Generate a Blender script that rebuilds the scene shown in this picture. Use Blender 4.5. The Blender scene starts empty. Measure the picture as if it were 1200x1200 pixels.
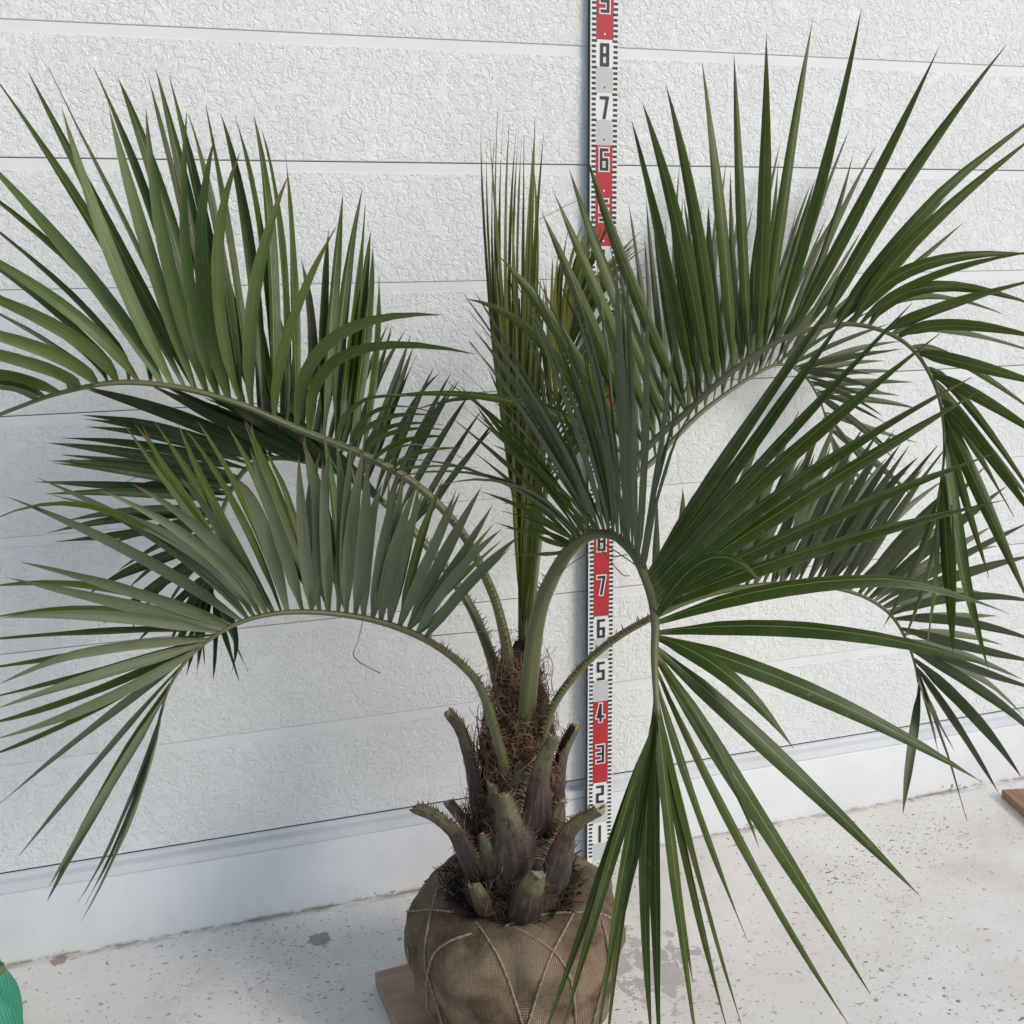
import bpy, bmesh, math, random
from mathutils import Vector, Matrix, noise
R = math.radians
random.seed(7)
S = bpy.context.scene
COL = S.collection

# ------------------------------------------------------------------ camera
FPX = 1200.4
CAM = Vector((0.0, -2.0691, 1.3165))
FW = Vector((0.27473402, 0.93779242, -0.21228892)).normalized()
RT = Vector((0.95811546, -0.28556922, -0.02156369)).normalized()
UP = RT.cross(FW).normalized()
cd = bpy.data.cameras.new('camera'); cam = bpy.data.objects.new('camera', cd); COL.objects.link(cam)
cd.sensor_width = 36; cd.lens = 36 * FPX / 1200; cd.clip_start = 0.05; cd.clip_end = 200
cam.matrix_world = Matrix(((RT.x, UP.x, -FW.x, CAM.x), (RT.y, UP.y, -FW.y, CAM.y), (RT.z, UP.z, -FW.z, CAM.z), (0, 0, 0, 1)))
S.camera = cam

# ------------------------------------------------------------------ daylight
SUN_EL, SUN_AZ = 35.0, 137.0
w = bpy.data.worlds.new('World'); S.world = w; w.use_nodes = True
nt = w.node_tree
sky = nt.nodes.new('ShaderNodeTexSky'); sky.sky_type = 'NISHITA'; sky.sun_disc = False
sky.sun_elevation = R(SUN_EL); sky.sun_rotation = R(SUN_AZ); sky.dust_density = 1.4; sky.ozone_density = 1.0
bg = nt.nodes['Background']; bg.inputs['Strength'].default_value = 0.14
nt.links.new(sky.outputs[0], bg.inputs['Color'])
sd = bpy.data.lights.new('sun', 'SUN'); sd.energy = 1.5; sd.angle = R(18); sd.color = (1.0, 0.94, 0.87)
so = bpy.data.objects.new('sun', sd); COL.objects.link(so)
tosun = Vector((math.sin(R(SUN_AZ)) * math.cos(R(SUN_EL)), math.cos(R(SUN_AZ)) * math.cos(R(SUN_EL)), math.sin(R(SUN_EL))))
so.rotation_euler = tosun.to_track_quat('Z', 'Y').to_euler(); so.location = tosun * 6
S.view_settings.view_transform = 'Standard'; S.view_settings.look = 'None'
S.view_settings.exposure = 0.17; S.view_settings.gamma = 1.0; S.view_settings.use_curve_mapping = False

# ------------------------------------------------------------------ helpers
def P(x, y, d):
    "photo pixel (1200 grid) at depth d metres along the view axis -> world point"
    return CAM + (FW + RT * ((x - 600) / FPX) - UP * ((y - 600) / FPX)) * d
def to_px(v):
    q = v - CAM; z = q.dot(FW); return 600 + FPX * q.dot(RT) / z, 600 - FPX * q.dot(UP) / z, z

def link(name, me, parent=None, loc=None, mat=None):
    o = bpy.data.objects.new(name, me); COL.objects.link(o)
    if parent: o.parent = parent
    if loc is not None: o.location = loc
    for m in (mat if isinstance(mat, (list, tuple)) else [mat] if mat else []): me.materials.append(m)
    return o
def mesh(name, v, f, smooth=True, uv=None, mi=None):
    me = bpy.data.meshes.new(name); me.from_pydata([tuple(p) for p in v], [], f)
    if smooth: me.polygons.foreach_set('use_smooth', [True] * len(f))
    if mi: me.polygons.foreach_set('material_index', mi)
    if uv:
        l = me.uv_layers.new(name='UVMap')
        for lp in me.loops: l.data[lp.index].uv = uv[lp.vertex_index]
    me.update(); return me
def tag(o, label=None, cat=None, group=None, kind=None):
    for k, v in (('label', label), ('category', cat), ('group', group), ('kind', kind)):
        if v: o[k] = v
    return o
def empty(name, loc):
    o = bpy.data.objects.new(name, None); COL.objects.link(o); o.location = loc; o.empty_display_size = .1; return o
def box(v, f, x0, x1, y0, y1, z0, z1):
    n = len(v)
    v += [(x0, y0, z0), (x1, y0, z0), (x1, y1, z0), (x0, y1, z0), (x0, y0, z1), (x1, y0, z1), (x1, y1, z1), (x0, y1, z1)]
    f += [tuple(n + i for i in q) for q in ((0, 3, 2, 1), (4, 5, 6, 7), (0, 1, 5, 4), (1, 2, 6, 5), (2, 3, 7, 6), (3, 0, 4, 7))]
def catmull(pts, n):
    "resample a list of tuples with a Catmull-Rom spline, n samples"
    pts = [tuple(map(float, p)) for p in pts]; m = len(pts) - 1; out = []
    ext = [tuple(2 * a - b for a, b in zip(pts[0], pts[1]))] + pts + [tuple(2 * a - b for a, b in zip(pts[-1], pts[-2]))]
    for i in range(n):
        t = i / (n - 1) * m; k = min(int(t), m - 1); t -= k
        a, b, c, d = ext[k:k + 4]
        out.append(tuple(.5 * (2 * q + (r - p) * t + (2 * p - 5 * q + 4 * r - s) * t * t + (3 * q - p - 3 * r + s) * t ** 3) for p, q, r, s in zip(a, b, c, d)))
    return out
def tube(v, f, pts, rad, seg=6, flat=None, uv=None, cap=True):
    "append a tube along pts; rad = list of radii; flat = (vector, factor) squashes along a direction"
    n0 = len(v); N = len(pts); pn = None
    for i, p in enumerate(pts):
        t = (pts[min(i + 1, N - 1)] - pts[max(i - 1, 0)])
        t = t.normalized() if t.length > 1e-9 else Vector((0, 0, 1))
        if pn is None:
            pn = t.orthogonal().normalized() if flat is None else (flat - t * flat.dot(t)).normalized()
        pn = (pn - t * pn.dot(t)).normalized(); b = t.cross(pn)
        ra, rb = rad[i] if isinstance(rad[i], tuple) else (rad[i], rad[i])
        for k in range(seg):
            a = 2 * math.pi * k / seg
            v.append(p + pn * (math.cos(a) * ra) + b * (math.sin(a) * rb))
            if uv is not None: uv.append((k / seg, i / (N - 1)))
    for i in range(N - 1):
        for k in range(seg):
            a = n0 + i * seg + k; c = n0 + i * seg + (k + 1) % seg
            f.append((a, c, c + seg, a + seg))
    if cap:
        f.append(tuple(n0 + k for k in reversed(range(seg)))); f.append(tuple(n0 + (N - 1) * seg + k for k in range(seg)))

# ------------------------------------------------------------------ materials
class NT:
    def __init__(s, name):
        s.m = bpy.data.materials.new(name); s.m.use_nodes = True; s.t = s.m.node_tree; s.b = s.t.nodes['Principled BSDF']
    def n(s, kind, **kw):
        nd = s.t.nodes.new('ShaderNode' + kind)
        for k, v in kw.items():
            if k in nd.inputs: s.put(nd.inputs[k], v)
            else: setattr(nd, k, v)
        return nd
    def put(s, sock, v):
        if isinstance(v, bpy.types.NodeSocket): s.t.links.new(v, sock)
        elif isinstance(v, bpy.types.Node): s.t.links.new(v.outputs[0], sock)
        else: sock.default_value = v
    def math(s, op, a, b=0.0, clamp=False):
        nd = s.t.nodes.new('ShaderNodeMath'); nd.operation = op; nd.use_clamp = clamp; s.put(nd.inputs[0], a); s.put(nd.inputs[1], b); return nd.outputs[0]
    def mix(s, fac, a, b, blend='MIX'):
        nd = s.t.nodes.new('ShaderNodeMix'); nd.data_type = 'RGBA'; nd.blend_type = blend
        s.put(nd.inputs[0], fac); s.put(nd.inputs[6], a if not isinstance(a, tuple) else (*a, 1)[:4]); s.put(nd.inputs[7], b if not isinstance(b, tuple) else (*b, 1)[:4])
        return nd.outputs[2]
    def ramp(s, fac, *stops):
        nd = s.t.nodes.new('ShaderNodeValToRGB'); s.put(nd.inputs[0], fac); e = nd.color_ramp.elements
        while len(e) < len(stops): e.new(.5)
        for k, (p, c) in enumerate(stops):
            e[k].position = p; e[k].color = (c, c, c, 1) if not isinstance(c, tuple) else (*c, 1)
        return nd.outputs[0]
    def obj(s): return s.n('TexCoord').outputs['Object']
    def geo(s): return s.n('NewGeometry').outputs['Position']
    def map(s, vec, scale=(1, 1, 1), rot=(0, 0, 0)):
        return s.n('Mapping', Vector=vec, Scale=scale, Rotation=rot).outputs[0]
    def noise(s, vec, scale, detail=3.0, rough=.5, dist=0.0):
        return s.n('TexNoise', Vector=vec, Scale=scale, Detail=detail, Roughness=rough, Distortion=dist).outputs[0]
    def bump(s, h, strength=.5, dist=.002, normal=None):
        nd = s.n('Bump', Height=h, Strength=strength, Distance=dist)
        if normal is not None: s.put(nd.inputs['Normal'], normal)
        return nd.outputs[0]
    def set(s, **kw):
        for k, v in kw.items():
            k = k.replace('_', ' ')
            s.put(s.b.inputs[k], (*v, 1) if isinstance(v, tuple) and len(v) == 3 else v)
        return s.m
def plain(name, col, rough=.6, **kw):
    return NT(name).set(Base_Color=col, Roughness=rough, **kw)

def mat_siding():
    a = NT('stucco_siding_paint'); p = a.geo()
    n1 = a.noise(p, 64, 2.0, .5, 1.1); r1 = a.ramp(n1, (.41, 0.0), (.47, .8), (.56, 1.0))
    n2 = a.noise(p, 108, 1.5, .5, 1.4); r2 = a.ramp(a.math('ABSOLUTE', a.math('SUBTRACT', n2, .5)), (0, 0.0), (.07, 1.0))
    n3 = a.noise(p, 22, 1, .5, .3); flat = a.ramp(n3, (.62, 0.0), (.68, .6))      # smooth trowelled islands
    h = a.math('ADD', a.math('MULTIPLY', r1, .8), a.math('MULTIPLY', r2, .45))
    h = a.mix(flat, h, (1.15, 1.15, 1.15))
    grime = a.noise(p, 2.2, 4, .6)
    col = a.mix(a.ramp(grime, (.35, 0.0), (.75, 1.0)), (.80, .81, .80), (.73, .74, .73))
    return a.set(Base_Color=col, Roughness=.42, Normal=a.bump(h, .68, .0021))
def mat_smooth_paint(name, c0, c1, rough=.45):
    a = NT(name); p = a.geo()
    s = a.noise(a.map(p, (3, 8, 60)), 1, 4, .6); g = a.noise(p, 5, 5, .65)
    col = a.mix(a.ramp(g, (.4, 0.0), (.72, 1.0)), c0, c1)
    h = a.math('ADD', a.math('MULTIPLY', s, .5), a.noise(p, 90, 3))
    return a.set(Base_Color=col, Roughness=rough, Normal=a.bump(h, .12, .002))
def mat_curb():
    a = NT('painted_concrete_curb'); p = a.geo()
    g = a.noise(p, 4, 5, .65); st = a.noise(a.map(p, (2.5, 3, 22)), 1, 4, .6)
    col = a.mix(a.ramp(g, (.4, 0.0), (.72, 1.0)), (.71, .725, .735), (.62, .635, .65))
    z = a.n('SeparateXYZ', Vector=p).outputs[2]
    low = a.ramp(z, (.0, 1.0), (.055, 0.0))
    sp = a.noise(a.map(p, (1, 1, 1.3)), 75, 4, .6)
    zone = a.noise(p, 3.1, 2, .5)
    chips = a.math('MULTIPLY', a.ramp(a.math('ADD', sp, a.math('MULTIPLY', a.math('SUBTRACT', low, .8), .3)), (.60, 0.0), (.63, 1.0)), a.ramp(zone, (.48, 0.0), (.56, 1.0)))
    thin = a.math('MULTIPLY', a.ramp(z, (.0, 1.0), (.006, 0.0)), a.ramp(a.noise(p, 25, 4, .7), (.42, 0.0), (.55, 1.0)))
    col = a.mix(a.math('MAXIMUM', chips, thin), col, (.24, .20, .16))
    h = a.math('SUBTRACT', a.math('ADD', a.math('MULTIPLY', st, .4), a.math('MULTIPLY', a.noise(p, 40, 4, .6), .5)), chips)
    return a.set(Base_Color=col, Roughness=.5, Normal=a.bump(h, .25, .002))
def mat_floor():
    a = NT('chipped_white_floor_paint'); p = a.geo()
    base = a.mix(a.ramp(a.noise(p, 3.5, 6, .65), (.36, 0.0), (.7, 1.0)), (.76, .74, .69), (.66, .63, .57))
    base = a.mix(a.math('MULTIPLY', a.ramp(a.noise(p, 1.7, 5, .7), (.55, 0.0), (.75, 1.0)), .45), base, (.52, .45, .37))
    warp = a.n('VectorMath', operation='ADD'); a.put(warp.inputs[0], p)
    q = a.map(p, (1, 1.55, 1), (0, 0, R(22)))
    dens = a.math('MULTIPLY', a.math('SUBTRACT', a.noise(p, 2.1, 3, .6), .5), .30)
    f1 = a.ramp(a.math('ADD', a.noise(q, 88, 2.5, .55, .4), dens), (.682, 0.0), (.705, 1.0))
    f2 = a.ramp(a.math('ADD', a.noise(a.map(p, (1, 2.6, 1), (0, 0, R(-35))), 42, 3, .6, .3), dens), (.688, 0.0), (.71, 1.0))
    f3 = a.ramp(a.math('ADD', a.noise(q, 190, 2, .5), dens), (.716, 0.0), (.745, 1.0))
    # worn bare patches: beside the root ball, and two flakes by the kerb
    def patch(cx, cy, r0, r1, sc, thr):
        d = a.n('VectorMath', operation='DISTANCE'); a.put(d.inputs[0], p); d.inputs[1].default_value = (cx, cy, 0)
        fall = a.ramp(a.math('DIVIDE', d.outputs['Value'], r1), (r0 / r1, .32), (1.0, -.35 if False else 0.0))
        return a.ramp(a.math('ADD', a.noise(p, sc, 5, .7, .5), fall), (thr, 0.0), (thr + .025, 1.0))
    big = patch(.745, -.42, .04, .20, 26, .73)
    fl1 = patch(.13, -.125, .012, .030, 60, .62)
    fl2 = patch(-.385, -.03, .008, .020, 60, .62)
    chips = a.math('MAXIMUM', a.math('MAXIMUM', f1, f2), f3)
    chipcol = a.mix(a.ramp(a.noise(p, 40, 2), (.4, 0.0), (.62, 1.0)), (.10, .092, .082), (.30, .265, .225))
    col = a.mix(chips, base, chipcol)
    col = a.mix(big, col, a.mix(a.noise(p, 30, 4), (.40, .375, .34), (.52, .49, .45)))
    col = a.mix(a.math('MAXIMUM', fl1, fl2), col, (.36, .31, .25))
    # dirt gathered in the corner under the kerb
    y = a.n('SeparateXYZ', Vector=p).outputs[1]
    edge = a.math('MULTIPLY', a.ramp(a.math('MULTIPLY', y, -1.0), (.012, 1.0), (.034, 0.0)), a.ramp(a.noise(a.map(p, (1, 3, 1)), 9, 5, .75), (.43, 0.0), (.58, 1.0)))
    col = a.mix(edge, col, (.26, .215, .17))
    allc = a.math('MAXIMUM', a.math('MAXIMUM', chips, big), a.math('MAXIMUM', fl1, fl2))
    h = a.math('SUBTRACT', a.math('ADD', a.math('MULTIPLY', a.noise(p, 55, 5, .65), .55), a.math('MULTIPLY', a.noise(p, 9, 3), .8)), allc)
    rough = a.mix(allc, (.34, .34, .34), (.85, .85, .85))
    return a.set(Base_Color=col, Roughness=rough, Normal=a.bump(h, .38, .002))
def mat_leaf(name, dark, light, yellow=.25, rough=.42, brown=.5, margin=(.30, .33, .13), spec=.32):
    a = NT(name); uv = a.n('UVMap').outputs[0]; sx = a.n('SeparateXYZ', Vector=uv); u, v = sx.outputs[0], sx.outputs[1]
    rnd = a.n('ObjectInfo').outputs['Random']; p = a.geo()
    # veins along the blade, blotches, a paler midrib and margin, browned tip
    vein = a.noise(a.map(uv, (26, 1.2, 1)), 1, 3, .6); blot = a.noise(p, 16, 4, .6)
    c = a.mix(a.math('ADD', a.math('MULTIPLY', blot, .7), a.math('MULTIPLY', rnd, .45), True), dark, light)
    c = a.mix(a.math('MULTIPLY', a.ramp(vein, (.45, 0.0), (.7, 1.0)), .35), c, tuple(x * 1.35 for x in light))
    cross = a.math('MULTIPLY', a.ramp(a.noise(a.map(uv, (2, 60, 1)), 1, 3, .6), (.55, 0.0), (.7, 1.0)), .25)
    c = a.mix(cross, c, tuple(x * .72 for x in dark))
    au = a.math('ABSOLUTE', a.math('SUBTRACT', u, .5))
    rib = a.math('MAXIMUM', a.ramp(au, (.012, 1.0), (.035, 0.0)), a.ramp(au, (.475, 0.0), (.495, .8)))
    c = a.mix(a.math('MULTIPLY', rib, yellow), c, margin)
    tip = a.ramp(a.math('ADD', v, a.math('MULTIPLY', a.math('SUBTRACT', a.math('ADD', a.noise(p, 60, 2), rnd), 1.0), .10)), (.90, 0.0), (.985, 1.0))
    c = a.mix(a.math('MULTIPLY', tip, brown), c, (.15, .09, .045))
    spot = a.ramp(a.noise(p, 130, 3, .6), (.67, 0.0), (.72, .55))
    c = a.mix(spot, c, (.20, .16, .08))
    dust = a.math('MULTIPLY', a.ramp(a.noise(p, 7, 5, .7), (.50, 0.0), (.72, 1.0)), .28)
    c = a.mix(dust, c, (.17, .19, .10))
    foot = a.ramp(v, (.0, .55), (.05, 0.0))
    c = a.mix(foot, c, (.20, .22, .10))
    h = a.noise(a.map(uv, (34, 1.5, 1)), 1, 2, .6)
    m = a.set(Base_Color=c, Roughness=rough, Normal=a.bump(h, .35, .0014), Specular_IOR_Level=spec)
    tr = a.n('BsdfTranslucent', Color=a.mix(.5, c, (.16, .22, .03))); mx = a.n('MixShader'); mx.inputs[0].default_value = .10
    out = a.t.nodes['Material Output']
    a.t.links.new(a.b.outputs[0], mx.inputs[1]); a.t.links.new(tr.outputs[0], mx.inputs[2]); a.t.links.new(mx.outputs[0], out.inputs[0])
    return m
def mat_petiole():
    a = NT('petiole_skin'); uv = a.n('UVMap').outputs[0]; v = a.n('SeparateXYZ', Vector=uv).outputs[1]; p = a.geo()
    c = a.ramp(v, (.0, (.10, .085, .04)), (.10, (.105, .118, .036)), (.35, (.096, .105, .040)), (1.0, (.105, .102, .036)))
    st = a.noise(a.map(uv, (16, 1.5, 1)), 1, 3, .6)
    c = a.mix(a.math('MULTIPLY', a.ramp(st, (.5, 0.0), (.68, 1.0)), .6), c, (.19, .21, .10))
    c = a.mix(a.math('MULTIPLY', a.ramp(a.noise(p, 70, 4, .7), (.58, 0.0), (.68, 1.0)), .4), c, (.12, .085, .05))
    return a.set(Base_Color=c, Roughness=.45, Normal=a.bump(st, .25, .001))
def mat_boot():
    a = NT('cut_leaf_base_skin'); uv = a.n('UVMap').outputs[0]; v = a.n('SeparateXYZ', Vector=uv).outputs[1]; p = a.geo()
    rnd = a.n('ObjectInfo').outputs['Random']
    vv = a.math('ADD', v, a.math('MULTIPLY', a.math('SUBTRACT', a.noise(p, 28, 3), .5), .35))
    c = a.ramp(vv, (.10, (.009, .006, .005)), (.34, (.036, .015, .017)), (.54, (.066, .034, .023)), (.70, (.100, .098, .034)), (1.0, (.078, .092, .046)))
    dry = a.ramp(a.math('ADD', a.noise(p, 24, 5, .7), a.math('MULTIPLY', a.math('SUBTRACT', rnd, .5), .3)), (.52, 0.0), (.66, 1.0))
    c = a.mix(a.math('MULTIPLY', dry, .85), c, (.075, .045, .028))
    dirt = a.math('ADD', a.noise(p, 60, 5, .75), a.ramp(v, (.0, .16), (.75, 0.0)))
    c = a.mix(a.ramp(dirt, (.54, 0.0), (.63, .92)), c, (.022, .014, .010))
    st = a.noise(a.map(uv, (22, 2, 1)), 1, 4, .65)
    c = a.mix(a.math('MULTIPLY', a.ramp(st, (.5, 0.0), (.7, 1.0)), .45), c, (.18, .145, .10))
    return a.set(Base_Color=c, Roughness=.55, Normal=a.bump(a.math('ADD', st, a.math('MULTIPLY', dirt, 1.2)), .7, .0025))
def mat_noise2(name, c0, c1, scale, rough=.8, bump=.4, dist=.003):
    a = NT(name); p = a.geo(); n = a.noise(p, scale, 5, .65)
    return a.set(Base_Color=a.mix(a.ramp(n, (.35, 0.0), (.68, 1.0)), c0, c1), Roughness=rough, Normal=a.bump(n, bump, dist))
def mat_burlap():
    a = NT('burlap_weave'); uv = a.n('UVMap').outputs[0]; p = a.geo()
    w1 = a.n('TexWave', Vector=a.mix(.035, uv, a.n('TexNoise', Vector=uv, Scale=9.0).outputs[1]), Scale=112.0, Distortion=1.6, wave_type='BANDS', bands_direction='X').outputs[1]
    w2 = a.n('TexWave', Vector=a.mix(.035, uv, a.n('TexNoise', Vector=uv, Scale=7.0).outputs[1]), Scale=112.0, Distortion=1.6, wave_type='BANDS', bands_direction='Y').outputs[1]
    thick = a.noise(a.map(uv, (30, 240, 1)), 1, 2); thick2 = a.noise(a.map(uv, (240, 30, 1)), 1, 2)
    wv = a.math('MAXIMUM', a.math('MULTIPLY', w1, a.math('ADD', thick, .4)), a.math('MULTIPLY', w2, a.math('ADD', thick2, .4)))
    c = a.mix(a.ramp(wv, (.3, 0.0), (.85, 1.0)), (.085, .062, .039), (.33, .250, .168))
    soil = a.noise(p, 11, 5, .65)
    c = a.mix(a.math('MULTIPLY', a.ramp(soil, (.42, 0.0), (.62, 1.0)), .8), c, (.070, .046, .029))
    return a.set(Base_Color=c, Roughness=.9, Specular_IOR_Level=.15, Normal=a.bump(a.math('ADD', wv, a.math('MULTIPLY', soil, .6)), .75, .0022))
def mat_wood(name, c0, c1):
    a = NT(name); p = a.obj(); g = a.noise(a.map(p, (3, 46, 46)), 1, 4, .6, .6); f = a.noise(a.map(p, (14, 260, 260)), 1, 3, .6)
    c = a.mix(a.ramp(g, (.35, 0.0), (.68, 1.0)), c0, c1); c = a.mix(a.math('MULTIPLY', f, .35), c, tuple(x * .55 for x in c0))
    c = a.mix(a.math('MULTIPLY', a.ramp(a.noise(p, 9, 4, .7), (.5, 0.0), (.7, 1.0)), .35), c, (.16, .12, .09))
    return a.set(Base_Color=c, Roughness=.65, Normal=a.bump(a.math('ADD', g, f), .3, .001))
def mat_net():
    a = NT('green_woven_mesh'); uv = a.n('UVMap').outputs[0]
    w1 = a.n('TexWave', Vector=uv, Scale=70.0, Distortion=.4, bands_direction='X').outputs[1]; w2 = a.n('TexWave', Vector=uv, Scale=70.0, Distortion=.4, bands_direction='Y').outputs[1]
    wv = a.math('MAXIMUM', w1, w2); big = a.noise(a.geo(), 14, 4, .6)
    c = a.mix(a.ramp(wv, (.4, 0.0), (.9, 1.0)), (.008, .13, .08), (.045, .30, .20)); c = a.mix(a.ramp(big, (.5, 0.0), (.7, .5)), c, (.22, .48, .37))
    return a.set(Base_Color=c, Roughness=.5, Normal=a.bump(wv, .4, .001))

def mat_fibre():
    a = NT('brown_fibre'); p = a.geo(); n = a.noise(p, 110, 4, .65); big = a.noise(p, 17, 3, .6)
    c = a.mix(a.ramp(n, (.35, 0.0), (.66, 1.0)), (.060, .030, .015), (.44, .27, .15))
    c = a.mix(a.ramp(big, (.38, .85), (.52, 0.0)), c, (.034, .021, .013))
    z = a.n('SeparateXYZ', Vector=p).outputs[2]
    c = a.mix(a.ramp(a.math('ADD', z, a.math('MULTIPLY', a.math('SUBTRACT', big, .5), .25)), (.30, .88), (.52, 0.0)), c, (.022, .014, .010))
    return a.set(Base_Color=c, Roughness=.75)
M = dict(siding=mat_siding(), band=mat_smooth_paint('smooth_groove_paint', (.76, .765, .76), (.70, .71, .70)),
         flash=mat_smooth_paint('painted_metal_flashing', (.70, .72, .735), (.62, .64, .655), .38), curb=mat_curb(), floor=mat_floor(),
         gap=plain('dark_joint', (.03, .03, .03), .9), burlap=mat_burlap(),
         petiole=mat_petiole(), boot=mat_boot(), cut=mat_noise2('dry_cut_face', (.34, .26, .16), (.17, .105, .06), 130, .85, .5),
         trunk=mat_noise2('trunk_fibre_mat', (.016, .010, .007), (.070, .040, .022), 60, .95, .9, .008),
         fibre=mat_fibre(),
         spine=mat_noise2('brown_spine', (.085, .045, .025), (.24, .125, .07), 90, .6, 0, .001),
         soil=mat_noise2('dark_soil', (.012, .010, .008), (.055, .040, .028), 70, .95, .9, .01),
         pith=mat_noise2('pale_pith', (.34, .31, .20), (.13, .11, .055), 110, .8, .5), scrap=mat_noise2('dead_brown_scraps', (.010, .007, .005), (.060, .038, .022), 40, .95, 0),
         twine=mat_noise2('jute_twine', (.17, .115, .068), (.36, .27, .18), 190, .9, .6, .002),
         wood=mat_wood('pine_board', (.34, .23, .145), (.46, .34, .23)), wood2=mat_wood('brown_block', (.26, .15, .085), (.40, .25, .15)),
         net=mat_net(), hem=plain('olive_hem', (.13, .15, .07), .7),
         rwhite=plain('rod_white_enamel', (.74, .75, .74), .35), rgrey=plain('rod_grey_print', (.50, .53, .52), .4), rred=plain('rod_red_print', (.44, .016, .026), .5),
         rblack=plain('rod_black_print', (.018, .020, .026), .4), rside=plain('rod_dark_side', (.035, .05, .045), .45))
L = dict(blue=mat_leaf('blue_green_leaf', (.046, .080, .014), (.100, .146, .040), .25, .32, .8, spec=.32),
         grey=mat_leaf('waxy_grey_green_leaf', (.066, .088, .044), (.135, .158, .092), .25, .38, .8, spec=.34),
         deep=mat_leaf('deep_green_leaf', (.019, .037, .002), (.042, .068, .005), .7, .30, .7, (.26, .30, .09), .28),
         mid=mat_leaf('olive_green_leaf', (.030, .051, .003), (.066, .094, .010), .6, .32, .8, (.28, .30, .10), .28),
         pale=mat_leaf('pale_back_leaf', (.046, .060, .026), (.096, .110, .056), .35, .40, .7),
         dark=mat_leaf('dark_old_leaf', (.014, .026, .007), (.034, .052, .017), .3, .36, .7, spec=.28),  # dark green of the older frond's own leaflets
         young=mat_leaf('young_spear_leaf', (.036, .050, .005), (.105, .116, .017), .9, .38, .8, (.46, .40, .10), .25))

# ------------------------------------------------------------------ the setting
gv, gf = [], []
nx, ny = 60, 40
for j in range(ny + 1):
    for i in range(nx + 1):
        gv.append((-7 + 16 * i / nx, .03 - 9 * j / ny, 0))
for j in range(ny):
    for i in range(nx):
        a = j * (nx + 1) + i; gf.append((a, a + nx + 1, a + nx + 2, a + 1))
tag(link('floor', mesh('floor', gv, gf), None, None, M['floor']), kind='structure')

WX0, WX1 = -5.0, 8.0
Z8, CR = .1975, .2275
wall = tag(empty('exterior_wall', (0, 0, 0)), 'white stucco-textured siding wall with horizontal grooves behind the palm', 'wall')
for k in range(11):                                           # one board per course between grooves
    z0 = Z8 + CR * k; z1 = z0 + CR
    joint = .0013 if k % 2 == 0 else .0003                       # alternate courses start with an open joint
    prof = [(.014, z0 + joint), (.0012, z0 + joint), (0, z0 + joint + .0012), (0, z1 - .0204), (.0016, z1 - .0200), (.0016, z1 - .0004), (.014, z1 - .0004)]
    nseg = 1; v, f, mi = [], [], []
    for x in (WX0, WX1): v += [(x, y, z) for y, z in prof]
    n = len(prof)
    for i in range(n - 1):
        f.append((i, i + n, i + n + 1, i + 1)); mi.append(0 if i == 2 else 1)
    me = mesh('siding_board', v, [tuple(reversed(q)) for q in f], False, None, mi)
    link('siding_board', me, wall, None, [M['siding'], M['band']])
v, f = [], []; box(v, f, WX0, WX1, .0145, .10, .16, Z8 + CR * 11)
link('wall_backing', mesh('wall_backing', v, f, False), wall, None, M['gap'])
# flashing under the siding, then the painted concrete footing
prof = [(.0135, .1896), (.0130, .1785), (-.002, .1745), (-.0060, .1725), (-.0060, .1555), (-.003, .1540), (.02, .1540)]
v = [(x, y, z) for x in (WX0, WX1) for y, z in prof]; n = len(prof)
link('drip_flashing', mesh('drip_flashing', v, [(i + 1, i + n + 1, i + n, i) for i in range(n - 1)], False), wall, None, M['flash'])
prof = [(.02, .1532), (-.004, .1532), (-.0062, .150), (-.0095, .03), (-.012, .0), (-.012, -.02)]
v, f = [], []; nxs = 90; n = len(prof)
for i in range(nxs + 1):
    x = WX0 + (WX1 - WX0) * i / nxs
    for y, z in prof: v.append((x, y + .0016 * noise.noise(Vector((x * 3, z * 9, 0))) * (z < .15), z))
for i in range(nxs):
    for k in range(n - 1): f.append((i * n + k + 1, (i + 1) * n + k + 1, (i + 1) * n + k, i * n + k))
link('concrete_footing', mesh('concrete_footing', v, f), wall, None, M['curb'])

# ------------------------------------------------------------------ measuring rod
RB = Vector((.790, -.036, 0.0))
rod = tag(empty('measuring_rod', RB), 'tall red and white measuring rod with black numerals leaning on the wall', 'measuring rod')
H = 2.02
rod.rotation_euler = Vector((.0142, .0105, 1)).to_track_quat('Z', 'X').to_euler()
rod.rotation_euler = Matrix(((1, 0, .0142), (0, 1, .0110), (-.0142, -.0110, 1))).to_3x3().to_euler()
T = .0135
v, f = [], []; box(v, f, -.030, .030, 0, T, .0, H)
mi = [1, 1, 0, 1, 1, 1]
link('scale_bar', mesh('scale_bar', v, f, False, None, mi), rod, None, [M['rwhite'], M['rside']])
def sheet(v, f, x0, x1, z0, z1, y):
    n = len(v); v += [(x0, y, z0), (x1, y, z0), (x1, y, z1), (x0, y, z1)]; f.append((n, n + 1, n + 2, n + 3))
def rsheet(v, f, x0, x1, z0, z1, y, r):
    n = len(v); pts = []
    for cx, cz, a0 in ((x1 - r, z1 - r, 0), (x0 + r, z1 - r, 90), (x0 + r, z0 + r, 180), (x1 - r, z0 + r, 270)):
        for k in range(4): a = R(a0 + 30 * k); pts.append((cx + r * math.cos(a), y, cz + r * math.sin(a)))
    v += pts; f.append(tuple(n + i for i in range(len(pts))))
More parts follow.
